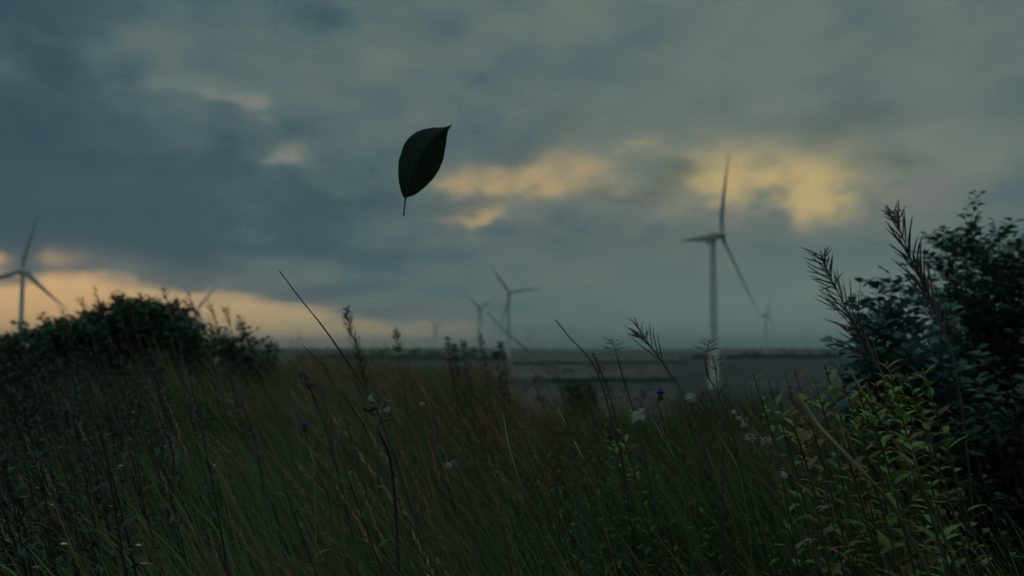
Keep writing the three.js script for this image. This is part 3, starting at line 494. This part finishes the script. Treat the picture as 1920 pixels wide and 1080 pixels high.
[[322, 640, 4.0], [340, 690, 3.4], [262, 668, 3.6], [520, 664, 4.4], [590, 690, 3.8], [150, 650, 4.6], [110, 672, 4.0], [392, 650, 4.6], [440, 700, 3.2], [282, 720, 2.6]].forEach(([x, y, d], k, all) => { spike(rank(all, k), [[x, y], [x + 10, y + 34], [x + 22, y + 76], [x + 44, y + 150]], d, 0.66, 110 + k); });
// two purple flowers
function knapweed(label, pxs, d, seed, s) {
  const rnd = rng(seed), { g, curve } = stalk('knapweed', label, 'wild flower', pxs, d, 0.0016, 0.0011, [0.10, 0.13, 0.06], [0.11, 0.15, 0.06]), tip = curve.getPointAt(1), bud = new THREE.SphereGeometry(s * 0.32, 14, 10); bud.scale(1, 1.15, 1);
  const cs = []; for (let k = 0; k < bud.attributes.position.count; k++) cs.push(0.05, 0.045, 0.03); bud.setAttribute('color', new THREE.Float32BufferAttribute(cs, 3)); const b = part('bud', bud, stemMat, g); b.position.copy(tip);
  for (let k = 0; k < 30; k++) { const a = k / 30 * 6.283, out = 0.25 + 0.95 * ((k * 7) % 10) / 10, u = V(Math.cos(a) * out, 0.8, Math.sin(a) * out).normalize(), mb = new MB(); mb.leaf(V(u.x * s * 0.2, s * 0.28, u.z * s * 0.2), u, V(-u.x, 1.2, -u.z).normalize(), s * (0.65 + 0.3 * rnd()), s * 0.2, [0.26, 0.06, 0.52], 0.3, 0.1, true); part('petal', mb.geo(), leafMat, b); }
}
knapweed('bright purple flower head in the grass left of the tallest turbine foot', [[1238, 746], [1240, 770], [1250, 820], [1275, 900]], 1.9, 130, 0.02);
knapweed('dim bluish purple flower head in the dark grass left of centre', [[571, 806], [578, 830], [592, 880], [620, 960]], 1.9, 131, 0.016);

// ------------------------------------------------------------ bushes
function shrub(name, label, base, tips, o) {
  const rnd = rng(o.seed), g = thing(name, base, label, 'bush'), wood = new MB(), fol = new MB(), own = o.own ?? 0; let nOwn = 0;
  const leafGeo = [0, 1, 2].map((k) => { const mb = new MB(), c = o.col.map((v) => v * (0.8 + 0.25 * k)); mb.leaf(V(), V(0, 1, 0), V(0, 0, 1), 1, o.ratio ?? 0.5, c, 0.3, 0.2, true); return mb.geo(); });
  tips.forEach((tw, si) => {
    const tip = tw.clone().sub(base), b = V((rnd() - 0.5) * o.foot, 0, (rnd() - 0.5) * o.foot), L = tip.distanceTo(b), c = b.clone().lerp(tip, 0.45).add(V((o.wind ?? 0.06) * L, 0.16 * L, 0));
    const cv = new THREE.QuadraticBezierCurve3(b, c, tip); wood.tube(cv.getPoints(7), taper(8, o.thick * (0.6 + 0.6 * rnd()), o.thick * 0.1), 5, [0.045, 0.038, 0.028], [0.05, 0.05, 0.03]);
    const twigs = [[cv, o.from ?? 0.4, o.leaves]];
    for (let k = 0; k < o.twigs; k++) { const t = 0.45 + 0.5 * rnd(), p = cv.getPoint(t), a = rnd() * 6.283, q = p.clone().add(V(Math.cos(a), 0.25 + 0.9 * rnd(), Math.sin(a)).normalize().multiplyScalar(o.twigLen * (0.5 + 0.7 * rnd()))).add(V(-0.15 * o.twigLen, 0, 0)); const tc = new THREE.QuadraticBezierCurve3(p, p.clone().lerp(q, 0.5).add(V(0, -0.04 * o.twigLen, 0)), q); wood.tube(tc.getPoints(3), taper(4, o.thick * 0.18, o.thick * 0.07), 3, [0.045, 0.04, 0.028]); twigs.push([tc, 0.15, Math.round(o.leaves * 0.45)]); }
    for (const [cu, from, n] of twigs) for (let k = 0; k < n; k++) {
      const t = mix(from, 1, (k + rnd()) / n), p = cu.getPoint(Math.min(1, t)), tg = cu.getTangent(Math.min(1, t)), w = k * 2.4 + rnd(), out = V(Math.cos(w), 0.3 * (rnd() - 0.3), Math.sin(w)), d = tg.clone().multiplyScalar(0.55).addScaledVector(out, 0.9).normalize(), nn = V(rnd() - 0.5, 0.9, rnd() - 0.5).normalize(), f = (0.55 + 0.9 * rnd()), Ls = o.leaf * (0.6 + 0.7 * rnd());
      p.addScaledVector(out, Ls * 0.15);
      if (nOwn < own && si < o.ownShoots) { nOwn++; const m = part('leaf', leafGeo[k % 3], o.mat ?? darkLeafMat, g); const x = V().crossVectors(d, nn).normalize(), z = V().crossVectors(x, d); m.quaternion.setFromRotationMatrix(new THREE.Matrix4().makeBasis(x, d, z)); m.position.copy(p); m.scale.setScalar(Ls); }
      else fol.leaf(p, d, nn, Ls, Ls * (o.ratio ?? 0.5), [o.col[0] * f, o.col[1] * f, o.col[2] * f], 0.3, 0.2, !!o.fine);
    }
  });
  part('branches', wood.geo(), stemMat, g); part('foliage', fol.geo(), o.mat ?? darkLeafMat, g, 'stuff');
  return g;
}
const lerpTab = (tab, x) => { for (let k = 1; k < tab.length; k++) if (x <= tab[k][0]) { const [a, u] = tab[k - 1], [b, v] = tab[k]; return mix(u, v, Math.min(1, Math.max(0, (x - a) / (b - a)))); } return tab[tab.length - 1][1]; };
function tipsIn(sil, x0, x1, yMax, d0, d1, n, seed, bias = 1) { const r = rng(seed), out = []; for (let k = 0; k < n; k++) { const x = mix(x0, x1, r()), top = lerpTab(sil, x), y = top + (yMax - top) * Math.pow(r(), 1 + bias); out.push(at(x, y, mix(d0, d1, r()))); } return out; }
const onGround = (px, d) => { const p = at(px, 650, d); p.y = ground(p.x, p.z) - 0.03; return p; };
{
  const sil = [[-160, 660], [-40, 640], [20, 628], [70, 618], [120, 596], [180, 580], [240, 560], [280, 563], [330, 570], [370, 598], [420, 640], [470, 660]];
  shrub('bush', 'largest dark green bush on the left under the orange sunset', onGround(230, 9.2), tipsIn(sil, 40, 420, 740, 8.4, 10, 250, 141), { seed: 142, foot: 1.3, thick: 0.016, leaves: 44, twigs: 5, twigLen: 0.26, leaf: 0.072, ratio: 0.65, col: [0.075, 0.150, 0.058], from: 0.35 });
  shrub('bush', 'low dark bush at the left edge under the sunset turbine', onGround(10, 8.6), tipsIn(sil, -160, 90, 760, 8, 9.4, 110, 143), { seed: 144, foot: 1.1, thick: 0.014, leaves: 38, twigs: 4, twigLen: 0.24, leaf: 0.062, ratio: 0.6, col: [0.055, 0.095, 0.055], from: 0.35 });
  const sil2 = [[360, 612], [400, 606], [430, 618], [455, 604], [480, 600], [505, 612], [522, 640], [540, 660]];
  shrub('bush', 'sparse open bush with sky showing through, right end of the left thicket', onGround(455, 8.6), tipsIn(sil2, 375, 520, 700, 8.1, 9.1, 42, 145, 0.6), { seed: 146, foot: 0.6, thick: 0.011, leaves: 22, twigs: 3, twigLen: 0.2, leaf: 0.062, ratio: 0.7, col: [0.055, 0.10, 0.055], from: 0.6 });
  const sil3 = [[1040, 722], [1060, 708], [1090, 704], [1115, 710], [1130, 728]];
  shrub('bush', 'small round dark bush on the slope beyond the grass, in front of the brown plain', onGround(1085, 24), tipsIn(sil3, 1045, 1128, 760, 23.6, 24.6, 70, 147), { seed: 148, foot: 0.9, thick: 0.02, leaves: 26, twigs: 3, twigLen: 0.25, leaf: 0.085, ratio: 0.6, col: [0.045, 0.095, 0.038], from: 0.4 });
}
{
  const sil = [[1700, 590], [1740, 520], [1760, 475], [1790, 440], [1830, 445], [1870, 435], [1920, 450], [2060, 420], [2200, 450]];
  const named = [[1768, 424], [1806, 402], [1812, 420], [1838, 430], [1862, 410], [1884, 440], [1766, 470], [1786, 450], [1902, 436], [1752, 515]].map(([x, y]) => at(x, y, 4.2));
  shrub('bush', 'tall dark bush filling the right edge of the view', onGround(1930, 4.5), [...named, ...tipsIn(sil, 1740, 2180, 1000, 3.8, 5.0, 260, 151, 0.7)], { seed: 152, foot: 0.9, thick: 0.014, leaves: 50, twigs: 4, twigLen: 0.24, leaf: 0.052, ratio: 0.6, col: [0.090, 0.175, 0.105], from: 0.35, own: 240, ownShoots: 8, fine: false, wind: 0.05 });
  const sil2 = [[1560, 640], [1590, 560], [1625, 530], [1660, 530], [1690, 516], [1730, 540], [1780, 560]];
  const named2 = [[1596, 556], [1612, 528], [1640, 534], [1668, 512], [1690, 520], [1712, 546], [1570, 640]].map(([x, y]) => at(x, y, 3.4));
  shrub('bush', 'lower blue-green bush with rounded leaves behind the two mauve plumes', onGround(1690, 3.5), [...named2, ...tipsIn(sil2, 1590, 1790, 760, 3.1, 3.8, 46, 153, 0.6)], { seed: 154, foot: 0.4, thick: 0.008, leaves: 28, twigs: 3, twigLen: 0.16, leaf: 0.052, ratio: 0.68, col: [0.10, 0.19, 0.18], from: 0.5, own: 200, ownShoots: 7, mat: leafMat, fine: true });
  const sil3 = [[1640, 830], [1760, 770], [1850, 700], [2000, 620], [2200, 600]];
  shrub('bush', 'black-green bush base in the lower right corner', onGround(1930, 3.1), tipsIn(sil3, 1690, 2200, 1120, 2.6, 3.5, 170, 155, 0.3), { seed: 156, foot: 0.7, thick: 0.010, leaves: 34, twigs: 4, twigLen: 0.17, leaf: 0.046, ratio: 0.55, col: [0.045, 0.085, 0.055], from: 0.3 });
}
// yellow-green leafy weeds below the right bush
{
  const spots = [[1412, 700, 2.5], [1440, 712, 2.3], [1472, 700, 2.6], [1490, 694, 2.2], [1524, 704, 2.4], [1546, 684, 2.1], [1572, 690, 2.5], [1600, 700, 2.0], [1624, 716, 2.2], [1650, 690, 2.4], [1672, 720, 2.0], [1700, 700, 2.3], [1630, 764, 1.8], [1560, 760, 1.9], [1480, 770, 1.9], [1128, 772, 3.0], [1160, 790, 2.9], [1730, 690, 2.1], [1690, 780, 1.8], [1662, 676, 2.2], [1686, 712, 2.1], [1640, 712, 2.3], [1716, 730, 2.2], [1610, 724, 2.2], [1590, 742, 2.0]];
  spots.forEach(([x, y, d], i, all) => {
    const rnd = rng(170 + i), { base, curve } = stem([[x, y], [x + 12, y + 40], [x + 28, y + 90], [x + 46, y + 150]], d), g = thing('leafy_weed', base, `upright yellow-green leafy weed in the row before the right bush, ${rank(all, i)} from the left`, 'weed', 'yellow-green leafy weeds on the right'), mb = new MB();
    mb.tube(curve.getPoints(10), taper(11, 0.004, 0.0015), 5, [0.06, 0.07, 0.03], [0.09, 0.09, 0.035]); part('stem', mb.geo(), stemMat, g);
    const red = rnd() < 0.35 ? 1 : 0;
    for (let k = 0; k < 40; k++) { if (rnd() < 0.12) continue; const t = mix(0.4, 1, (k + rnd() * 1.4) / 41), p = curve.getPointAt(Math.min(1, t)), a = k * 2.4 + rnd() * 1.2, u = V(Math.cos(a), 0.6 + 0.8 * (t - 0.4), Math.sin(a)).normalize(), f = 0.75 + 0.5 * rnd(), lm = new MB(), c = red ? [0.34 * f, 0.24 * f, 0.08 * f] : [0.27 * f, 0.38 * f, 0.09 * f]; lm.leaf(V(), u, V(-u.x * 0.5, 1, -u.z * 0.5).normalize(), (0.075 - 0.035 * (t - 0.4) / 0.6) * (0.45 + 0.85 * rnd()), 0.013 + 0.011 * rnd(), rnd() < 0.14 ? [0.22 * f, 0.13 * f, 0.06 * f] : c, 0.25, 0.1 + 0.5 * rnd(), true); part('leaf', lm.geo(), leafMat, g).position.copy(p); }
  });
}

// ------------------------------------------------------------ the leaf in the air
{
  const D = 1.5, P = [   // [left edge, midrib, right edge] in units of one picture pixel at that distance, from the stalk end up
    [[757, 371], [760, 371.5], [763.5, 371]], [[752.5, 360], [762, 366], [774, 366]], [[749.5, 346], [766, 354], [788, 357]], [[748.2, 330], [771, 339], [800, 347]], [[748.4, 312], [777, 323], [811, 334]], [[750.5, 296], [784, 307], [822, 318]], [[755, 280], [792, 292], [831, 300]], [[764, 264], [801, 278], [834, 286]], [[776, 253], [811, 265], [837, 270]], [[793, 245], [821, 254], [838.5, 257]], [[812, 241], [830, 246.5], [841, 248]], [[828, 239.8], [837.5, 241.5], [843, 242.5]], [[839, 237.5], [842.5, 238], [845, 239]], [[846.5, 234.2], [847.3, 234.2], [848, 234.8]]];
  const c0 = at(800, 305, D), g = thing('flying_leaf', c0, 'single dark pointed leaf with stalk floating in the air before the clouds', 'leaf');
  const NC = 8, pos = [], idx = [], top = [];
  const rows = 40, curveL = [0, 1, 2].map((q) => new THREE.CatmullRomCurve3(P.map((r) => V(r[q][0], r[q][1], 0))));
  for (let side = 0; side < 2; side++) for (let i = 0; i <= rows; i++) {
    const t = i / rows, l = curveL[0].getPoint(t), m = curveL[1].getPoint(t), r = curveL[2].getPoint(t);
    for (let k = -NC; k <= NC; k++) {
      const s = Math.abs(k) / NC, e = k < 0 ? l : r, w = m.distanceTo(e) / FPX * D, vein = 0.0009 * Math.abs(Math.sin((t * 11 + s * 2.2) * Math.PI)) * s * (1 - s) * 3;
      const z = (k < 0 ? -0.10 : -0.55) * w * s * (1.15 - 0.3 * s) + 0.012 * Math.sin(t * 3.1) - vein;
      const wob = s * s * (vnoise(t * 9, k < 0 ? 3 : 8, 0) * 0.9 + vnoise(t * 31, k < 0 ? 5 : 11, 2) * 0.4), p = at(mix(m.x, e.x, s) + wob, mix(m.y, e.y, s) + wob * 0.5, D).sub(c0); p.z += z - (side ? 0.0006 : 0); pos.push(p.x, p.y, p.z);
    }
  }
  const S = 2 * NC + 1, O = (rows + 1) * S;
  for (let i = 0; i < rows; i++) for (let k = 0; k < 2 * NC; k++) { const a = i * S + k, b = a + 1, c = a + S, d = c + 1; idx.push(a, b, c, b, d, c, O + a, O + c, O + b, O + b, O + c, O + d); }
  for (let i = 0; i < rows; i++) for (const k of [0, 2 * NC]) { const a = i * S + k, c = a + S; idx.push(a, c, O + a, c, O + c, O + a); }
  const geo = new THREE.BufferGeometry(), lc = []; for (let i = 0; i < pos.length / 3; i++) { const b = 0.85 + 0.35 * fbm(pos[i * 3] * 40, pos[i * 3 + 1] * 40, 3, 4); lc.push(0.030 * b, 0.058 * b, 0.034 * b); } geo.setAttribute('color', new THREE.Float32BufferAttribute(lc, 3)); geo.setAttribute('position', new THREE.Float32BufferAttribute(pos, 3)); geo.setIndex(idx); geo.computeVertexNormals();
  const bm = new THREE.MeshPhysicalMaterial({ vertexColors: true, roughness: 0.42, side: THREE.DoubleSide, specularIntensity: 0.5 });
  part('leaf_blade', geo, bm, g);
  const mb = new MB(), rib = [], pet = [];
  for (let i = 1; i <= 24; i++) { const t = i / 25, m = curveL[1].getPoint(t), p = at(m.x, m.y, D).sub(c0); p.z += 0.012 * Math.sin(t * 3.1) + 0.0003; rib.push(p); }
  mb.tube(rib, taper(24, 0.0012, 0.0003), 6, [0.03, 0.05, 0.03]); part('midrib', mb.geo(), stemMat, g);
  const pb = new MB(); for (const [x, y] of [[762.5, 362], [760.3, 372], [759, 384], [758, 394], [757, 404.5]]) pet.push(at(x, y, D).sub(c0).add(V(0, 0, 0.0006)));
  pb.tube(new THREE.CatmullRomCurve3(pet).getPoints(14), [0.0009, 0.0011, 0.0014, 0.0015, 0.0014, 0.0013, 0.0012, 0.0012, 0.0012, 0.0012, 0.0012, 0.0012, 0.0013, 0.0015, 0.0016], 8, [0.03, 0.04, 0.025]); part('stalk', pb.geo(), stemMat, g);
}

renderer.setSize(1024, 576);
renderer.render(scene, camera);
